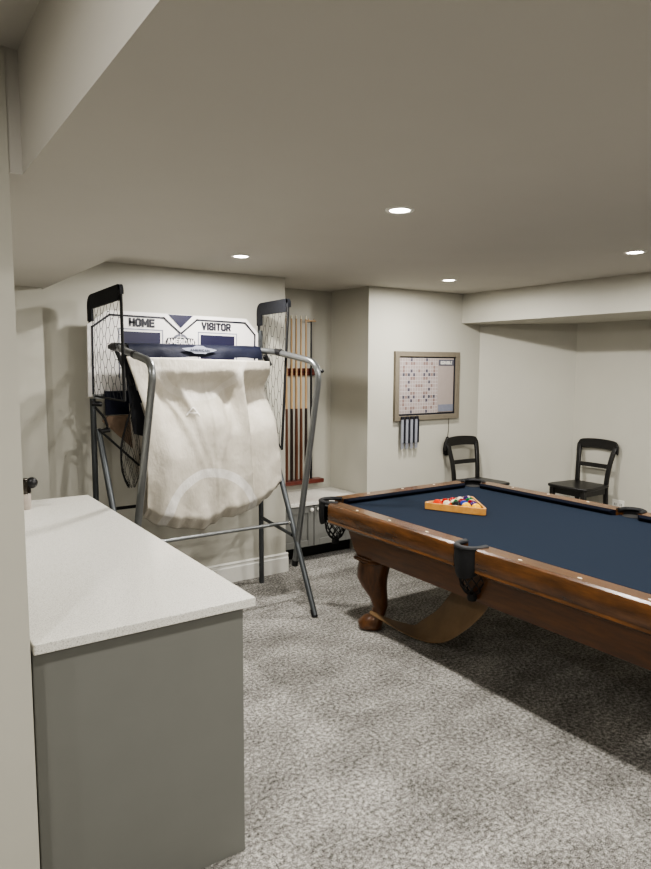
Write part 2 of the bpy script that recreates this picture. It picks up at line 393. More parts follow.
c = thing('bridge_stick', 'thin black stick with a small cross head, last in the cue rack', 'bridge stick', (3.325, YC, .639))
bm = bmesh.new(); lathe(bm, [(.006, 0), (.0125, .006), (.011, .7), (.007, 1.45)], n=12); obj('shaft', bm, 'blackplastic', c)
bm = bmesh.new(); tube(bm, [(-.05, 0, 1.456), (.05, 0, 1.456)], .006, 8); tube(bm, [(-.03, 0, 1.456), (-.03, 0, 1.475)], .005, 6); tube(bm, [(.03, 0, 1.456), (.03, 0, 1.475)], .005, 6)
obj('cross_head', bm, 'maple', c)

# ---------------------------------------------------------------- pool table
NX0, NX1, NY0, NY1 = 2.529, 3.789, 1.02, 3.54      # cushion noses
OX0, OX1, OY0, OY1 = 2.395, 3.923, .885, 3.675     # outer edges of the rails
CX, CY = (NX0+NX1)/2, (NY0+NY1)/2
BED, TOP = .757, .795
T = thing('pool_table', 'large honey brown pool table with navy cloth, cabriole legs and black leather pockets', 'pool table', (CX, CY, 0))
def tl(bm): return loc(bm, T)
obj('playing_bed', tl(BX(OX0+.06, OX1-.06, OY0+.06, OY1-.06, .70, BED)), 'felt', T, False)
def rail_seg(p, q, inward, name='rail'):
    """p,q on the outer edge line; inward = unit vector to the table centre"""
    p, q, n = Vector((*p, 0)), Vector((*q, 0)), Vector((*inward, 0))
    prof = [(.012, .662), (0, .675), (.004, .69), (0, .70), (0, .772), (.004, .786), (.013, TOP), (.104, TOP-.003), (.104, .70), (.06, .662)]
    bm = bmesh.new(); loft(bm, [[a+n*d+Vector((0, 0, z)) for d, z in prof] for a in (p, q)])
    r = obj(name, tl(bm), 'rail', T, True, angle=.5)
    d = (q-p).normalized()
    cp, cq = p+d*.0, q-d*.0
    prof2 = [(.1045, TOP-.004), (.118, TOP-.006), (.134, TOP-.014), (.134, TOP-.020), (.118, BED+.001), (.1045, BED+.001)]
    bm = bmesh.new()
    r1 = [cp+n*dd+d*(dd-.104)*1.0+Vector((0, 0, z)) for dd, z in prof2]; r2 = [cq+n*dd-d*(dd-.104)*1.0+Vector((0, 0, z)) for dd, z in prof2]
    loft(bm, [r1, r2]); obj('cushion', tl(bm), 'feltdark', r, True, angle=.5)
    return r
def sights(r, pts, along):
    for x, y in pts:
        a, c = (.013, .006) if along == 'x' else (.006, .013)
        bm = bmesh.new(); prism(bm, [(x-a, y), (x, y-c), (x+a, y), (x, y+c)], TOP-.006, TOP+.0012)
        obj('sight', tl(bm), 'ivory', r, False)
cg, sg = .185, .072                                 # pocket gaps at corner and side
step = (NY1-NY0)/8
for side in (0, 1):
    xo = OX0 if side == 0 else OX1; n = (1, 0) if side == 0 else (-1, 0); xs = NX0-.094 if side == 0 else NX1+.094
    for h in (0, 1):
        a, c = (OY0+cg, CY-sg) if h == 0 else (CY+sg, OY1-cg)
        r = rail_seg((xo, a), (xo, c), n)
        sights(r, [(xs, (NY0 if h == 0 else CY)+step*k) for k in (1, 2, 3)], 'y')
for end in (0, 1):
    yo = OY0 if end == 0 else OY1; n = (0, 1) if end == 0 else (0, -1); ys = NY0-.094 if end == 0 else NY1+.094
    r = rail_seg((OX0+cg, yo), (OX1-cg, yo), n)
    sights(r, [(NX0+step*k, ys) for k in (1, 2, 3)], 'x')
# tapered cabinet body under the rails
def rr(x0, x1, y0, y1, z): return [(x0, y0, z), (x1, y0, z), (x1, y1, z), (x0, y1, z)]
bm = bmesh.new()
loft(bm, [rr(2.488, 3.830, 1.18, 3.29, .488), rr(2.478, 3.840, 1.17, 3.315, .53), rr(2.462, 3.856, 1.15, 3.365, .66), rr(2.462, 3.856, 1.15, 3.365, .699)])
obj('cabinet_body', tl(bm), 'body', T, True, angle=.35)
bm = bmesh.new(); box(bm, 2.475, 3.843, 1.0, 3.56, .685, .699); obj('slate_support', tl(bm), 'body', T, False)
# cabriole legs
def leg(cx, cy, sx, sy):
    d = Vector((sx, sy, 0)).normalized(); s = Vector((-d.y, d.x, 0))
    prof = [(.0, .025, .045, .042), (.012, .038, .074, .064), (.05, .038, .082, .070), (.085, .016, .066, .058), (.110, -.012, .046, .046), (.16, -.024, .048, .048),
            (.22, -.010, .058, .060), (.29, .018, .082, .078), (.35, .030, .098, .094), (.41, .022, .104, .100), (.454, .012, .104, .100)]
    bm = bmesh.new(); rings = []
    for z, off, a, w in prof:
        c = Vector((cx, cy, z))+d*off
        ring = []
        for k in range(20):
            th = 2*math.pi*k/20; e = .8
            ct, st = math.cos(th), math.sin(th)
            ring.append(c+d*(math.copysign(abs(ct)**e, ct)*a)+s*(math.copysign(abs(st)**e, st)*w))
        rings.append(ring)
    loft(bm, rings); l = obj('leg', tl(bm), 'legwood', T, True, angle=1.0)
    bm = bmesh.new(); rings = []
    for z, a in ((.4545, .100), (.461, .112), (.472, .112), (.478, .104), (.4875, .106)):
        c = Vector((cx, cy, z))+d*.012
        rings.append([c+Vector((math.copysign(abs(math.cos(2*math.pi*k/24))**.35, math.cos(2*math.pi*k/24))*a, math.copysign(abs(math.sin(2*math.pi*k/24))**.35, math.sin(2*math.pi*k/24))*a, 0)) for k in range(24)])
    loft(bm, rings); obj('leg_molding', tl(bm), 'legwood', l, True, angle=.6)
leg(2.592, 3.215, -1, 1); leg(3.726, 3.205, 1, 1); leg(2.592, 1.235, -1, -1); leg(3.726, 1.235, 1, -1)
# pockets
def pocket(px, py, ox, oy, corner):
    """px,py pocket mouth centre; (ox,oy) outward direction"""
    d = Vector((ox, oy, 0)).normalized(); s = Vector((-d.y, d.x, 0)); c = Vector((px, py, 0))
    bm = bmesh.new(); lathe(bm, [(.001, BED+.0006), (.056, BED+.0006), (.056, BED+.002), (.001, BED+.002)], (px, py, 0), 24)
    p = obj('pocket', tl(bm), 'dark', T, False)  # disc on the bed, the dark of the hole painted on
    ar = 1.75 if corner else 1.65; cr_ = .080 if corner else .070
    pts = [c+(d*math.cos(a)+s*math.sin(a))*cr_+Vector((0, 0, TOP-.004)) for a in [ar*(k/12*2-1) for k in range(13)]]
    bm = bmesh.new(); tube(bm, [pts[0]-d*.035]+pts+[pts[-1]-d*.035], .017, 10, flat=.75); obj('pocket_collar', tl(bm), 'leather', p)
    # hanging leather shield
    bm = bmesh.new(); rings = []
    A = 1.1 if corner else 1.25
    rad = .092 if corner else .078
    for z, k in ((TOP+.004, .86), (TOP-.004, 1.0), (.74, 1.04), (.70, 1.02), (.672, .96), (.655, .88)):
        outer = [c+(d*math.cos(a)+s*math.sin(a))*rad*k+Vector((0, 0, z-.024*math.cos(1.25*a) if z < .69 else z)) for a in [A*(j/12*2-1) for j in range(13)]]
        inner = [c+(d*math.cos(a)+s*math.sin(a))*(rad*k-.006)+Vector((0, 0, z-.024*math.cos(1.25*a) if z < .69 else z)) for a in [A*(1-j/12*2) for j in range(13)]]
        rings.append(outer+inner)
    loft(bm, rings); obj('pocket_shield', tl(bm), 'leather', p)
    # woven net below
    bm = bmesh.new(); n = 9; lev = [(.672, .066), (.638, .069), (.606, .067), (.576, .058), (.550, .042), (.534, .022)]
    cc = c-d*.02
    def P(i, j):
        z, r = lev[i]; a = 2*math.pi*(j+(i % 2)*.5)/n
        return cc+Vector((math.cos(a)*r, math.sin(a)*r, z))
    for i in range(len(lev)-1):
        for j in range(n):
            o2 = (0, 1) if i % 2 else (0, -1)
            for k in o2: tube(bm, [P(i, j), P(i+1, j+k)], .0035, 5)
    obj('pocket_net', tl(bm), 'net', p)
    bm = bmesh.new(); lathe(bm, [(.001, .500), (.020, .500), (.026, .515), (.022, .536), (.001, .536)], tuple(cc), 14); obj('net_tip', tl(bm), 'net', p)
q, q2 = .095, .105
pocket(OX0+q, OY1-q2, -1, 1, True); pocket(OX1-q, OY1-q2, 1, 1, True); pocket(OX0+q, OY0+q2, -1, -1, True); pocket(OX1-q, OY0+q2, 1, -1, True)
pocket(OX0+.045, CY, -1, 0, False); pocket(OX1-.045, CY, 1, 0, False)

# bent board under the table
near = [(2.48, 3.147, .144), (2.55, 3.04, .093), (2.62, 2.978, .043), (2.67, 2.90, .018), (2.69, 2.794, .030), (2.69, 2.67, .089), (2.68, 2.507, .223), (2.67, 2.394, .34), (2.66, 2.335, .423), (2.66, 2.30, .480)]
far = [(2.50, 3.165, .152), (2.60, 3.09, .098), (2.68, 3.08, .063), (2.76, 3.04, .040), (2.80, 3.015, .070), (2.82, 2.965, .115), (2.84, 2.912, .169), (2.84, 2.828, .272), (2.84, 2.767, .353), (2.84, 2.70, .480)]
bm = bmesh.new()
def cr(P, n=4):
    P = [Vector(p) for p in P]; out = []
    for i in range(len(P)-1):
        a, b_, c, d = P[max(i-1, 0)], P[i], P[i+1], P[min(i+2, len(P)-1)]
        for k in range(n):
            u = k/n; out.append(.5*((2*b_)+(c-a)*u+(2*a-5*b_+4*c-d)*u*u+(3*b_-a-3*c+d)*u**3))
    return out+[P[-1]]
nn_, ff_ = cr(near), cr(far)
rings = []
for a, c in zip(nn_, ff_):
    up = Vector((0, 0, .007)); rings.append([a+(c-a)*(k/6) for k in range(7)]+[a+(c-a)*(k/6)+up for k in range(6, -1, -1)])
loft(bm, rings)
tag(obj('curved_board', bm, 'sheet'), 'bent brown board curving from the pool table underside down to the carpet', 'board')

# ball rack with balls
A_, B_ = Vector((2.925, 3.165, 0)), Vector((3.112, 2.780, 0))
u = (B_-A_).normalized(); w = Vector((-u.y, u.x, 0))
if w.x < 0: w = -w
side = .44; O = (A_+B_)/2
tri = [O-u*side/2, O+u*side/2, O+w*side*.866]; cen = (tri[0]+tri[1]+tri[2])/3
def rtri(scale_off, rad, n=6):
    pts = []
    P3 = [p+(cen-p).normalized()*scale_off*2 for p in tri]
    for i in range(3):
        a, p, c = P3[i-1], P3[i], P3[(i+1) % 3]
        s0, s1 = p+(a-p).normalized()*rad, p+(c-p).normalized()*rad
        for k in range(n+1):
            t_ = k/n; pts.append(s0*(1-t_)**2+p*2*t_*(1-t_)+s1*t_*t_)
    return pts
o1, i1 = rtri(0, .05), rtri(.012, .045)
bm = bmesh.new()
Z = lambda p, z: (p.x, p.y, z)
z0, z1 = BED+.001, BED+.046
ro = [[bm.verts.new(Z(p, z)) for p in L] for L, z in ((o1, z0), (o1, z1), (i1, z1), (i1, z0))]
n = len(o1)
for k in range(4):
    a, c = ro[k], ro[(k+1) % 4]
    for i in range(n): bm.faces.new((a[i], a[(i+1) % n], c[(i+1) % n], c[i]))
tag(obj('ball_rack', bm, 'rackwood', None, True, bevel=.003, angle=.6), 'light oak triangle rack around the balls on the navy cloth', 'ball rack')
R = .0318
cols = dict(yellow=(228, 168, 0), blue=(12, 34, 120), red=(150, 8, 8), purple=(50, 18, 80), orange=(200, 46, 0), green=(4, 84, 46), maroon=(110, 10, 22), black=(16, 16, 18))
solid = {k: ball_mat(k+'_ball', v, False) for k, v in cols.items()}
strip = {k: ball_mat(k+'_striped_ball', v, True) for k, v in cols.items() if k != 'black'}
layout = [[('orange', 0), ('orange', 1), ('black', 0), ('yellow', 1), ('yellow', 0)],
          [('red', 0), ('green', 1), ('blue', 0), ('purple', 1)],
          [('red', 1), ('maroon', 0), ('maroon', 1)],
          [('blue', 1), ('green', 0)], [('purple', 0)]]
bmB = bmesh.new(); sphere(bmB, (0, 0, 0), R, 24, 14); proto = None
dd = R*2+.0012
base0 = cen-w*(dd*.866*4/3)-u*dd*2
for i, row in enumerate(layout):
    for j, (cn, st) in enumerate(row):
        p = base0+u*(dd*(j+i*.5))+w*(dd*.866*i)
        nm = 'billiard_ball'
        lab = ('white billiard ball with a %s stripe, inside the triangle rack' if st else 'solid %s billiard ball inside the triangle rack') % cn
        if proto is None: o = obj(nm, bmB, solid['orange'], None, True, angle=3); proto = o
        else:
            o = proto.copy(); o.data = proto.data.copy(); COL.objects.link(o)
        o.data.materials.clear(); o.data.materials.append(strip[cn] if st else solid[cn])
        o.location = (p.x, p.y, BED+R+.0006); o.rotation_euler = (random.uniform(0, 6), random.uniform(0, 6), random.uniform(0, 6))
        tag(o, lab, 'billiard ball', 'racked billiard balls')

# ---------------------------------------------------------------- two black counter-height chairs
def chair(x, y, rz, label):
    """chair faces local -y; origin on the floor under the seat centre"""
    t = thing('dining_chair', label, 'chair', (x, y, 0), rz, 'black wooden chairs along the walls')
    SZ = .612
    bm = bmesh.new(); pts = []
    out = [(-.178, .19), (-.215, -.12), (-.205, -.19), (-.13, -.218), (.13, -.218), (.205, -.19), (.215, -.12), (.178, .19)]
    prism(bm, out, SZ-.028, SZ); obj('seat', bm, 'black', t, True, bevel=.009, seg=3, angle=.8)
    bm = bmesh.new(); box(bm, -.165, .165, -.175, -.155, SZ-.085, SZ-.0285); box(bm, -.165, -.147, -.155, .15, SZ-.085, SZ-.0285); box(bm, .147, .165, -.155, .15, SZ-.085, SZ-.0285); box(bm, -.147, .147, .135, .152, SZ-.085, SZ-.0285)
    obj('apron', bm, 'black', t, False)
    def bar(rings): return loft(bmesh.new(), rings)
    def sq(x_, y_, z_, a, c): return [(x_-a, y_-c, z_), (x_+a, y_-c, z_), (x_+a, y_+c, z_), (x_-a, y_+c, z_)]
    for s in (-1, 1):
        obj('leg', bar([sq(s*.165, -.175, 0, .014, .014), sq(s*.163, -.172, SZ-.09, .020, .020), sq(s*.163, -.172, SZ-.0285, .020, .020)]), 'black', t, True, bevel=.004)
    for s in (-1, 1):     # rear leg runs on into the back post
        path = [(.150, .235, 0, .016), (.150, .200, .30, .018), (.150, .182, SZ-.03, .020), (.155, .190, SZ+.08, .019), (.163, .206, SZ+.18, .019), (.176, .230, SZ+.28, .020), (.187, .252, SZ+.34, .021)]
        obj('leg', bar([sq(s*a, b_, z, w_, .014) for a, b_, z, w_ in path]), 'black', t, True, bevel=.005, angle=.8)
    # broad arched top rail
    bm = bmesh.new(); rings = []
    for k in range(17):
        f = k/8-1; x_ = f*.214
        bow = .250+.018*(1-f*f)
        zt = SZ+.405-.018*f*f-(.045*max(0, abs(f)-.86)/.14 if abs(f) > .86 else 0)
        zb = SZ+.318-.012*f*f if abs(f) < .78 else SZ+.313-.012*f*f-.03*((abs(f)-.78)/.22)
        rings.append([(x_, bow-.011, zb), (x_, bow+.006, zb), (x_, bow+.014, zt), (x_, bow-.003, zt)])
    loft(bm, rings); obj('top_rail', bm, 'black', t, True, bevel=.003, angle=.7)
    bm = bmesh.new(); rings = []
    for k in range(9):
        f = k/4-1; rings.append([(f*.154, .205+.012*(1-f*f)-.008, SZ+.142), (f*.154, .205+.012*(1-f*f)+.006, SZ+.142), (f*.157, .210+.012*(1-f*f)+.007, SZ+.180), (f*.157, .210+.012*(1-f*f)-.007, SZ+.180)])
    loft(bm, rings); obj('back_slat', bm, 'black', t, True, angle=.7)
    return t
chair(4.665, 4.27, math.radians(-3), 'black wooden chair below the framed wall game, small pouch at its back')
chair(5.325, 3.655, math.radians(-90), 'black wooden chair standing alone against the right wall, above the outlet')

# outlet
t = thing('power_outlet', 'white double power outlet low on the right wall behind the chair', 'power outlet', (5.619, 3.44, .425))
obj('cover_plate', BX(-.007, 0, -.06, .06, -.042, .042), 'outlet', t, False, bevel=.003)
for s in (-.028, .028):
    bm = bmesh.new(); box(bm, -.0085, -.0072, s-.010, s-.006, -.012, .012); box(bm, -.0085, -.0072, s+.006, s+.010, -.012, .012); obj('socket_slots', bm, 'dark', t, False)

# ---------------------------------------------------------------- framed wall letter game
t = thing('wall_board_game', 'taupe framed word game board hanging on the wall above the left chair', 'board game', (4.27, YA, 1.505))
def wl(x0, x1, y0, y1, z0, z1): return loc(BX(x0, x1, y0, y1, z0, z1), t)
bm = bmesh.new(); X0, X1, Z0, Z1, fw = 3.868, 4.675, 1.188, 1.822, .047
yb, yf = YA-.001, YA-.032
box(bm, X0, X0+fw, yf, yb, Z0, Z1); box(bm, X1-fw, X1, yf, yb, Z0, Z1); box(bm, X0+fw, X1-fw, yf, yb, Z0, Z0+fw); box(bm, X0+fw, X1-fw, yf, yb, Z1-fw, Z1)
obj('frame', loc(bm, t), 'taupe', t, False, bevel=.003)
obj('backing', wl(X0+fw, X1-fw, YA-.014, YA-.002, Z0+fw, Z1-fw), 'ink', t, False)
obj('letter_grid', wl(3.928, 4.40, YA-.017, YA-.0145, 1.252, 1.764), 'grid', t, False)
obj('score_panel', wl(4.402, 4.605, YA-.017, YA-.0145, 1.252, 1.764), 'paperlt', t, False)
pl = obj('title_plate', wl(4.408, 4.603, YA-.020, YA-.0175, 1.694, 1.750), 'plategrey', t, False)
obj('lettering', loc(moved(text_bm('SCRABBLE', .030, .150, .006), TR(4.505, YA-.0205, 1.722)), t), 'outlet', pl, False)
obj('tile_tray', wl(4.410, 4.603, YA-.022, YA-.0175, 1.260, 1.326), 'plateblue', t, False)
# tile racks hanging from the frame
for k, s in enumerate(('leftmost of four, at the outer end', 'second from the outer end', 'third from the outer end', 'innermost of four, nearest the chair')):
    x = 3.948+k*.056
    r = thing('tile_rack', 'grey tile rack hanging under the framed wall game, '+s, 'tile rack', (x, YA-.001, 1.08), 0, 'tile racks hanging under the wall game')
    obj('rack_bar', BX(-.015, .013, -.046, -.034, -.095, .125), 'slatgrey', r, False, bevel=.002)
    obj('rack_ledge', BX(.0135, .024, -.056, -.034, -.095, .125), 'ink', r, False)
    obj('hanger', BX(-.017, .024, -.05, -.0338, .1255, .150), 'ink', r, False, bevel=.003)
    bm = bmesh.new()
    for j in range(3): box(bm, -.012+.012*j, -.004+.012*j, -.042, -.036, -.150+.004*j, -.0955)
    obj('tassel', bm, 'slatgrey', r, False)
# black pouch on a string
t = thing('drawstring_pouch', 'small black fabric pouch hanging on a string from the framed wall game', 'pouch', (4.54, YA-.021, 1.0))
bm = bmesh.new(); tube(bm, [(.024, .012, .19), (.012, .0, .08), (0, -.0, .01)], .0025, 6); obj('string', bm, 'bag', t)
bm = bmesh.new(); rings = []
for z, a, d_ in ((.012, .012, .008), (-.01, .022, .011), (-.05, .045, .016), (-.11, .056, .019), (-.15, .050, .017), (-.168, .030, .010)):
    rings.append([(math.cos(2*math.pi*k/18)*a*(1+.08*math.sin(k*2.1)), math.sin(2*math.pi*k/18)*d_, z) for k in range(18)])
loft(bm, rings); obj('pouch_body', bm, 'bag', t)

# ---------------------------------------------------------------- folded double basketball game
G = thing('basketball_arcade_game', 'folded basketball game with grey tube frame, HOME VISITOR board and hanging cream cloth', 'basketball game', (1.78, 4.2, 0))
def gl(bm): return loc(bm, G)
YBD = 4.385
LR, RR = (1.170, 4.425), (2.415, 4.43)              # rear uprights
def gtube(name, pts, r, m, par=None, n=12, smooth_r=.0):
    bm = bmesh.new(); tube(bm, fillet(pts, smooth_r) if smooth_r else pts, r, n); return obj(name, gl(bm), m, par or G, True, angle=1.)
# rear legs, front legs, pivots
gtube('rear_leg', [(LR[0], LR[1], 0), (LR[0], LR[1], 1.47)], .019, 'darksteel')
gtube('rear_leg', [(RR[0], RR[1], 0), (RR[0], RR[1], 1.95)], .019, 'darksteel')
def foot_leg(x, xt, yt, zt, y0):
    gtube('front_leg', [(x, y0, .012), (xt, yt, zt)], .019, 'darksteel')
    d = Vector((xt-x, yt-y0, zt)).normalized()
    bm = bmesh.new(); tube(bm, [(x, y0, 0.002), (x+d.x*.05, y0+d.y*.05, .002+d.z*.05)], .0215, 12); obj('rubber_foot', gl(bm), 'blackplastic', G)
foot_leg(2.371, 2.392, 4.30, 1.30, 3.602); foot_leg(1.19, 1.16, 4.28, 1.28, 3.66)
gtube('side_brace', [(2.375, 3.90, .50), (2.414, 4.415, .52)], .013, 'darksteel')
gtube('side_brace', [(1.18, 3.94, .50), (1.169, 4.41, .52)], .013, 'darksteel')
cb = gtube('cross_bar', [(1.195, 3.935, .585), (2.372, 3.935, .585)], .0125, 'steel')
for x in (1.20, 2.368):
    bm = bmesh.new(); sphere(bm, (x, 3.922, .585), .016, 12, 8); obj('bolt', gl(bm), 'chrome', cb)
gtube('rear_cross_bar', [(LR[0], LR[1]-.01, .725), (RR[0], RR[1]-.01, .725)], .011, 'net')
# bent front tubes that carry the cloth
rt = gtube('bent_tube', [(2.385, 3.878, .316), (2.385, 3.565, 1.705), (2.345, 4.09, 1.787), (2.255, 4.205, 1.796)], .0215, 'steel', smooth_r=.14)
ltb = gtube('bent_tube', [(1.225, 3.90, .33), (1.252, 3.49, 1.700), (1.262, 4.18, 1.800)], .0215, 'steel', smooth_r=.13)
for tb, p in ((rt, (2.385, 3.545, 1.655)), (rt, (2.385, 3.60, 1.60)), (ltb, (1.250, 3.515, 1.60))):
    bm = bmesh.new(); sphere(bm, p, .012, 10, 7); obj('bolt', gl(bm), 'blackplastic', tb)
gtube('end_cap', [(2.385, 3.885, .285), (2.385, 3.876, .325)], .0235, 'blackplastic', rt)
gtube('coupling', [(2.352, 4.00, 1.775), (2.346, 4.075, 1.786)], .0245, 'blackplastic', rt)
gtube('coupling', [(1.257, 3.80, 1.745), (1.2575, 3.835, 1.750)], .0245, 'blackplastic', ltb)
gtube('coupling', [(1.262, 4.13, 1.800), (1.250, 4.22, 1.803)], .027, 'blackplastic', ltb)
gtube('hinge_bar', [(1.225, 4.24, 1.802), (1.30, 4.235, 1.80), (1.36, 4.215, 1.792)], .013, 'blackplastic')
gtube('upper_cross_bar', [(1.262, 4.19, 1.80), (2.255, 4.205, 1.796)], .017, 'steel')
gtube('hinge_strut', [(1.262, 4.21, 1.795), (1.345, 4.16, 1.56)], .014, 'blackplastic')
gtube('hinge_strut', [(2.30, 4.15, 1.76), (2.345, 4.16, 1.69)], .020, 'blackplastic')
# navy sleeve over the upper bar
bm = bmesh.new(); rings = []
for k in range(33):
    f = k/32; x = 1.325+f*(2.262-1.325); zc = 1.824-.004*f; s_ = .004*math.sin(f*23)+.003*math.sin(f*51)
    zb = 1.742-.004*f+.004*math.sin(f*17)
    rings.append([(x, 4.245, zc-.004), (x, 4.20, zc+.006), (x, 4.15+s_, zc-.004), (x, 4.128+s_, (zc+zb)/2), (x, 4.122-s_, zb), (x, 4.17, zb+.002), (x, 4.235, zb+.02)])
loft(bm, rings); sl = obj('front_sleeve', gl(bm), 'navy', G, True, angle=1.0)
def flat(pts, y, th=.002):
    bm = bmesh.new(); a = [bm.verts.new((x, y, z)) for x, z in pts]; c = [bm.verts.new((x, y+th, z)) for x, z in pts]
    bm.faces.new(a); bm.faces.new(c[::-1]); n_ = len(pts)
    for i in range(n_): bm.faces.new((a[i], c[i], c[(i+1) % n_], a[(i+1) % n_]))
    return bm
ems = [(-.155, .012), (-.09, .022), (-.06, .024), (-.03, .040), (.03, .040), (.06, .024), (.09, .022), (.155, .012), (.12, -.004), (.075, -.012), (.05, -.024), (-.05, -.024), (-.075, -.012), (-.12, -.004)]
em = obj('emblem', gl(moved(flat([(x*.80, z*.85) for x, z in ems], 0, .0015), TR(1.79, 4.114, 1.785) @ Matrix.Rotation(-.22, 4, 'X') @ Matrix.Rotation(.03, 4, 'Y'))), 'plateblue', sl, False)
obj('lettering', gl(moved(text_bm('AMERICAN', .017, .135, .0035), TR(1.79, 4.1105, 1.787) @ Matrix.Rotation(-.22, 4, 'X') @ Matrix.Rotation(.03, 4, 'Y'))), 'navy', em, False)

# scoreboard backboard (a slight sag to the right, as in the photo)
BR = TR(1.755, YBD, 1.75) @ Matrix.Rotation(math.radians(.9), 4, 'Y') @ TR(-1.755, -YBD, -1.75)
xl, xr_, zt, zs, zb = 1.137, 2.372, 2.036, 1.935, 1.475
poly = [(xl, zb), (xr_, zb), (xr_, zs), (2.272, zt), (1.268, zt), (xl, zs)]
bb = obj('backboard', gl(moved(flat(poly, YBD, .018), BR)), 'boardwhite', G, False)
def onboard(name, pts, lift, m, par=bb): return obj(name, gl(moved(flat(pts, YBD-lift, .0015), BR)), m, par, False)
def line(pts, w_):
    """closed/open ribbon polygon strips"""
    bm = bmesh.new()
    for (x0, z0), (x1, z1) in zip(pts, pts[1:]):
        d = Vector((x1-x0, 0, z1-z0)); d.normalize(); nn = Vector((-d.z, 0, d.x))*w_/2; e = d*w_/2
        a, c = Vector((x0, 0, z0))-e, Vector((x1, 0, z1))+e
        f = [bm.verts.new(p) for p in (a-nn, c-nn, c+nn, a+nn)]; bm.faces.new(f)
    return bm
def strokes(pts, w_, lift): return gl(moved(moved(line(pts, w_), TR(0, YBD-lift, 0)), BR))
g = .030
obj('border_line', strokes([(xl+g, zb+.02), (xl+g, zs-.012), (1.278, zt-g), (1.645, zt-g), (1.765, 1.905), (1.885, zt-g), (2.262, zt-g), (xr_-g, zs-.012), (xr_-g, zb+.02)], .013, .003), 'ink', bb, False)
onboard('chevron', [(1.675, zt-.003), (1.765, 1.945), (1.855, zt-.003)], .004, 'boardnavy')
onboard('score_window', [(1.355, 1.60), (1.618, 1.60), (1.618, 1.905), (1.355, 1.905)], .004, 'boardnavy')
onboard('score_window', [(1.912, 1.60), (2.175, 1.60), (2.175, 1.905), (1.912, 1.905)], .004, 'boardnavy')
obj('window_outline', strokes([(1.338, 1.60), (1.338, 1.922), (1.635, 1.922), (1.635, 1.60)], .007, .003), 'plateblue', bb, False)
obj('window_outline', strokes([(1.895, 1.60), (1.895, 1.922), (2.192, 1.922), (2.192, 1.60)], .007, .003), 'plateblue', bb, False)
obj('lettering', gl(moved(moved(text_bm('HOME', .056, .175, .0135), TR(1.492, YBD-.004, 1.966)), BR)), 'ink', bb, False)
obj('lettering', gl(moved(moved(text_bm('VISITOR', .056, .228, .0135), TR(2.032, YBD-.004, 1.966)), BR)), 'ink', bb, False)
ring_ = [(1.763+math.cos(a)*.058, 1.855+math.sin(a)*.050) for a in [math.pi*k/14 for k in range(15)]]
e2 = onboard('emblem', ring_, .004, 'plategrey')
obj('emblem_lines', strokes([(1.763, 1.856), (1.763, 1.902)], .004, .0065), 'boardwhite', e2, False)
obj('emblem_lines', strokes([(1.722, 1.862), (1.742, 1.882), (1.784, 1.882), (1.804, 1.862)], .004, .0065), 'boardwhite', e2, False)
onboard('emblem', [(1.655, 1.85), (1.668, 1.874), (1.71, 1.878), (1.816, 1.878), (1.858, 1.874), (1.871, 1.85), (1.862, 1.81), (1.664, 1.81)], .0062, 'ink')
obj('lettering', gl(moved(moved(text_bm('AMERICAN', .036, .195, .0075), TR(1.763, YBD-.0082, 1.851)), BR)), 'boardwhite', bb, False)
# lower trim of the backboard and dark pads
obj('lower_trim', gl(BX(1.16, 2.38, YBD-.02, YBD-.002, 1.470, 1.500)), 'steel', G, False)
obj('navy_panel', gl(BX(1.225, 1.47, 4.335, 4.350, 1.365, 1.520)), 'navy', G, False)

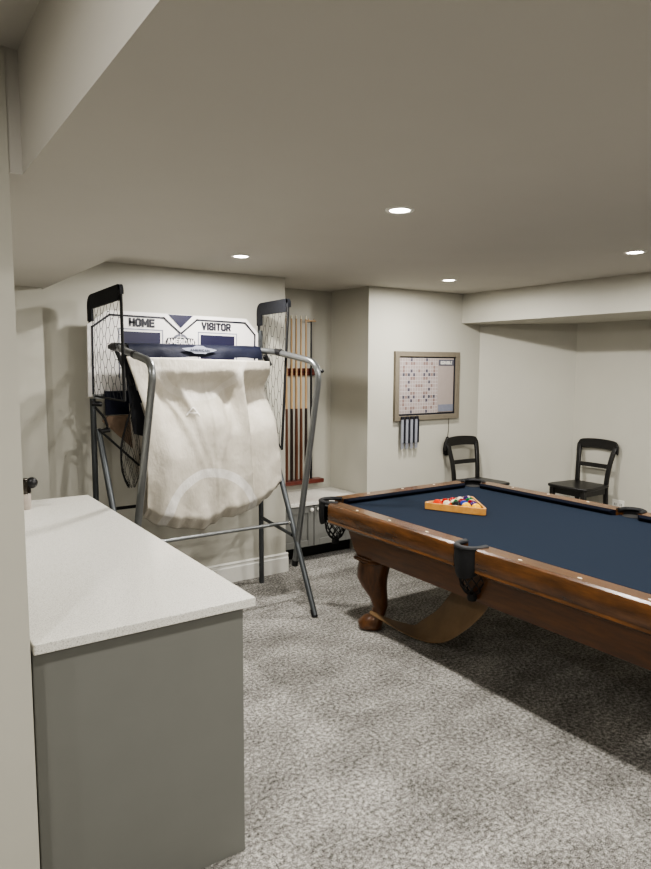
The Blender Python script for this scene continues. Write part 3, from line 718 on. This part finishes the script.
# side nets
def side_net(rear, front, ztop, zbot_r, zbot_f, yf_bot, roundr, xf_bot=None):
    """rear/front are xy of the two edges; a rounded pipe frame with a foam sleeve over the top and knotted net"""
    r3, f3 = Vector((*rear, 0)), Vector((*front, 0))
    d = (f3-r3); fb = Vector((xf_bot if xf_bot else front[0], yf_bot, zbot_f))
    path = [Vector((rear[0], rear[1], zbot_r)), Vector((rear[0], rear[1], ztop[0])), Vector((front[0], front[1], ztop[1])), fb]
    fr = gtube('net_frame', path, .0095, 'net', smooth_r=roundr)
    tp = fillet(path, roundr)
    a, c = Vector((rear[0], rear[1], ztop[0]-.15)), Vector((front[0], front[1], ztop[1]-.045))
    top = [p for p in fillet([a, path[1], path[2], c], roundr*.9, 8)]
    bm = bmesh.new(); rings = []
    for i, p in enumerate(top):
        dv = (top[min(i+1, len(top)-1)]-top[max(i-1, 0)]).normalized()
        sn = Vector((d.y, -d.x, 0)).normalized(); inn = dv.cross(sn).normalized()
        ins = .075 if .2 < i/(len(top)-1) else .05
        if (Vector(((rear[0]+front[0])/2, (rear[1]+front[1])/2, ztop[0]-.4))-p).dot(inn) < 0: inn = -inn
        if i >= len(top)-3: ins = .045
        rings.append([p-inn*.014-sn*.012, p-inn*.014+sn*.012, p+inn*ins+sn*.008, p+inn*ins-sn*.008])
    loft(bm, rings); obj('foam_sleeve', gl(bm), 'padnavy', fr, True, angle=.9)
    gtube('net_bottom_bar', [path[0], fb], .006, 'net', fr)
    # netting: vertical columns with diamond ties
    bm = bmesh.new(); nu, nv = 10, 13
    def P(u_, v_):
        t0 = r3+d*u_; zt_ = ztop[0]+(ztop[1]-ztop[0])*u_-.03
        bt = Vector((rear[0], rear[1], zbot_r)).lerp(fb, u_); q0 = Vector((t0.x, t0.y, zt_))
        p = q0.lerp(bt, v_)
        bulge = math.sin(math.pi*u_)*math.sin(math.pi*v_)*.02
        return p+Vector((d.y, -d.x, 0)).normalized()*bulge
    for i in range(nu+1):
        for j in range(nv):
            z_ = .5 if (i+j) % 2 else -.5
            u0 = min(1, max(0, (i+(.22 if (j % 2) else -.22)*(1 if i % 2 else -1))/nu)); u1 = min(1, max(0, (i+(.22 if ((j+1) % 2) else -.22)*(1 if i % 2 else -1))/nu))
            tube(bm, [P(u0, j/nv), P(u1, (j+1)/nv)], .0016, 4, False)
            if i < nu and (i+j) % 2 == 0:
                u2 = min(1, max(0, (i+1+(.22 if (j % 2) else -.22)*(1 if (i+1) % 2 else -1))/nu))
                tube(bm, [P(u0, j/nv), P(u2, j/nv)], .0015, 4, False)
    obj('netting', gl(bm), 'net', fr, False)
side_net((1.168, 4.425), (1.21, 3.90), (2.118, 2.145), 1.49, 1.475, 3.90, .07, 1.215)
side_net((2.405, 4.43), (2.385, 3.965), (2.135, 2.135), 1.35, 1.09, 4.06, .07)

# cream ramp cloth hanging from the upper bar
def edges(v):
    k = 1-.027*v
    Lx = 1.300+.108*min(1, v/.34)+.014*v; Rx = 2.318+.02*min(1, v/.25)+.10*v
    return Lx*k, Rx*k
def bottom(u_):
    P = [(0, .705), (.08, .655), (.25, .610), (.42, .575), (.50, .600), (.58, .640), (.70, .640), (.78, .655), (.9, .735), (1, .800)]
    for (a, za), (c, zc) in zip(P, P[1:]):
        if u_ <= c:
            s_ = (u_-a)/(c-a); s_ = s_*s_*(3-2*s_); return za+(zc-za)*s_
    return P[-1][1]
def cloth_pt(u_, v_):
    zt_ = 1.742-.022*u_; zb_ = bottom(u_); z = zt_+(zb_-zt_)*v_
    L_, R_ = edges(v_); x = L_+(R_-L_)*u_
    y = 4.118-.11*v_
    fall = min(1, max(0, (v_-.05)*5))
    sm = lambda t_: max(0, min(1, t_))**2*(3-2*max(0, min(1, t_)))
    # broad vertical drape
    y -= fall*(.026*math.sin(u_*7.0+.6)+.012*math.sin(u_*17-v_*2.2)+.006*math.sin(u_*33+v_*5))
    # hollows under the hem: the cloth falls back, then billows forward again
    hol = lambda c_, w_: math.exp(-((u_-c_)/w_)**2)
    def dent(d_, v0, v1, v2): return d_*sm((v_-v0)/(v1-v0))*(1-sm((v_-v1)/(v2-v1)))
    y += hol(.20, .11)*dent(.135, .06, .24, .60)+hol(.47, .16)*dent(.075, .07, .15, .42)+hol(.66, .07)*dent(.095, .06, .20, .50)
    y += sm((u_-.775)/.03)*dent(.125, .05, .22, .50)
    # V folds running down from the corners
    for c0, sl_, dep in ((.10, .50, .026), (.26, .34, .020), (.80, -.42, .024), (.68, -.24, .018)):
        d_ = u_-(c0+sl_*v_); y -= dep*max(0, 1-v_/.75)*fall*math.exp(-(d_/.026)**2)
    # right-hand flap: the cloth steps back at a hard edge, deepest near the top
    y += sm((u_-.775)/.016)*(.045*(1-.4*v_))*fall
    y -= .012*math.exp(-((u_-.505)/.008)**2)*fall*(1 if v_ > .2 else v_*5)
    # gathers along the bottom hem
    y += .018*sm((v_-.72)/.2)*math.sin(u_*26+1.0)+.009*sm((v_-.8)/.2)*math.sin(u_*58)
    if v_ > .92: y += (v_-.92)*1.2
    return Vector((x, y, z))
bm = bmesh.new(); nu, nv = 96, 90
gr = [[bm.verts.new(cloth_pt(i/nu, j/nv)) for i in range(nu+1)] for j in range(nv+1)]
for j in range(nv):
    for i in range(nu): bm.faces.new((gr[j][i], gr[j][i+1], gr[j+1][i+1], gr[j+1][i]))
cl = obj('ramp_cloth', bm, 'cloth', G, True, angle=3.)
cl.matrix_parent_inverse = Matrix.Translation(-Vector(G.location))
md = cl.modifiers.new('cloth_thickness', 'SOLIDIFY'); md.thickness = .004; md.offset = 1
# back sheet returning up to the backboard
bm = bmesh.new(); gr = []
for j in range(13):
    v_ = j/12; row = []
    for i in range(25):
        u_ = i/24; zb_ = bottom(u_)+.02
        row.append(bm.verts.new((1.40+u_*(2.38-1.40)-.03*v_, 4.19+.12*v_+.03*math.sin(math.pi*v_), zb_+(1.44-zb_)*v_)))
    gr.append(row)
for j in range(12):
    for i in range(24): bm.faces.new((gr[j][i], gr[j][i+1], gr[j+1][i+1], gr[j+1][i]))
rs = obj('return_sheet', bm, 'cloth', G, True, angle=3.); rs.matrix_parent_inverse = Matrix.Translation(-Vector(G.location))
bm = flat([(1.30, 1.77), (1.337, 1.733), (1.371, 1.544), (1.45, 1.258), (1.434, 1.226), (1.35, 1.251), (1.334, 1.392), (1.314, 1.563)], 4.16, .008)
obj('cloth_edging', gl(bm), 'padnavy', G, False)
bm = text_bm('A', .055, .085, .007)
bmesh.ops.subdivide_edges(bm, edges=bm.edges, cuts=3, use_grid_fill=True)
for v in bm.verts:                                    # printed logo follows the cloth
    x, z = v.co.x+1.735, v.co.z+1.385; v_ = (1.735-z)/(1.735-.58); L_, R_ = edges(v_)
    v.co = Vector((x, cloth_pt((x-L_)/(R_-L_), v_).y-.008, z))
obj('logo', bm, 'boardwhite', cl, False)
obj('ramp_underside', gl(flat([(1.238, 1.359), (1.442, 1.364), (1.462, 1.067), (1.363, 1.168), (1.199, 1.328)], 4.33, .008)), 'tan', G, False)  # flat sheet whose tan stands for shaded patches of the return cloth
gtube('tension_rod', [(1.152, 4.25, 1.285), (1.40, 4.22, 1.035)], .007, 'net')
gtube('strap', fillet([(1.152, 4.31, 1.42), (1.20, 4.29, 1.36), (1.225, 4.28, 1.28), (1.16, 4.28, 1.27)], .03, 4), .008, 'net')
gtube('clamp', [(1.13, 4.30, 1.445), (1.19, 4.30, 1.44)], .016, 'blackplastic'); gtube('clamp', [(1.15, 4.28, 1.265), (1.23, 4.27, 1.272)], .013, 'blackplastic')
# hoop with its net, folded down between the sheets
hx, hy = 1.325, 4.16
h = gtube('hoop', [(1.345, hy-.02, 1.45), (1.305, hy, 1.32), (1.268, hy, 1.20), (1.262, hy, 1.08), (1.275, hy, .985), (1.31, hy, .915)], .006, 'net', smooth_r=.05)
bm = bmesh.new(); n = 8
lev = [(1.36, .030, .012), (1.28, .045, .006), (1.19, .060, .0), (1.10, .066, .0), (1.02, .062, 0), (.95, .044, 0), (.905, .022, 0)]
def HP(i, j):
    z, r, dx = lev[i]; a = 2*math.pi*(j+(i % 2)*.5)/n
    return (hx+dx+math.cos(a)*r, hy+math.sin(a)*r*.35, z)
for i in range(len(lev)-1):
    for j in range(n):
        for k in ((0, 1) if i % 2 else (0, -1)): tube(bm, [HP(i, j), HP(i+1, j+k)], .0012, 4, False)
obj('hoop_net', gl(bm), 'net', h, False)

# ---------------------------------------------------------------- world, camera, view
wd = bpy.data.worlds.new('dim_room_air'); SC.world = wd; wd.use_nodes = True
wd.node_tree.nodes['Background'].inputs[0].default_value = (.9, .92, 1, 1); wd.node_tree.nodes['Background'].inputs[1].default_value = .05
cam = bpy.data.cameras.new('camera'); co = bpy.data.objects.new('camera', cam); COL.objects.link(co); SC.camera = co
F, PITCH, ROLL, YAW = 660.44, .10398, .00396, .59748
cam.sensor_fit = 'VERTICAL'; cam.sensor_height = 24; cam.lens = F/869*24; cam.clip_start = .05
fw = Vector((math.sin(YAW), math.cos(YAW), 0)); rt_ = Vector((math.cos(YAW), -math.sin(YAW), 0)); up = Vector((0, 0, 1))
f2 = fw*math.cos(PITCH)-up*math.sin(PITCH); u2 = up*math.cos(PITCH)+fw*math.sin(PITCH)
r3 = rt_*math.cos(ROLL)+u2*math.sin(ROLL); u3 = u2*math.cos(ROLL)-rt_*math.sin(ROLL)
co.matrix_world = Matrix(((r3.x, u3.x, -f2.x, 0), (r3.y, u3.y, -f2.y, 0), (r3.z, u3.z, -f2.z, 1.6903), (0, 0, 0, 1)))
SC.view_settings.view_transform = 'AgX'; SC.view_settings.look = 'AgX - Medium High Contrast'; SC.view_settings.exposure = -0.40
SC.cycles.use_denoising = True
SC.cycles.max_bounces = 8; SC.cycles.diffuse_bounces = 2
SC.cycles.sample_clamp_indirect = 6
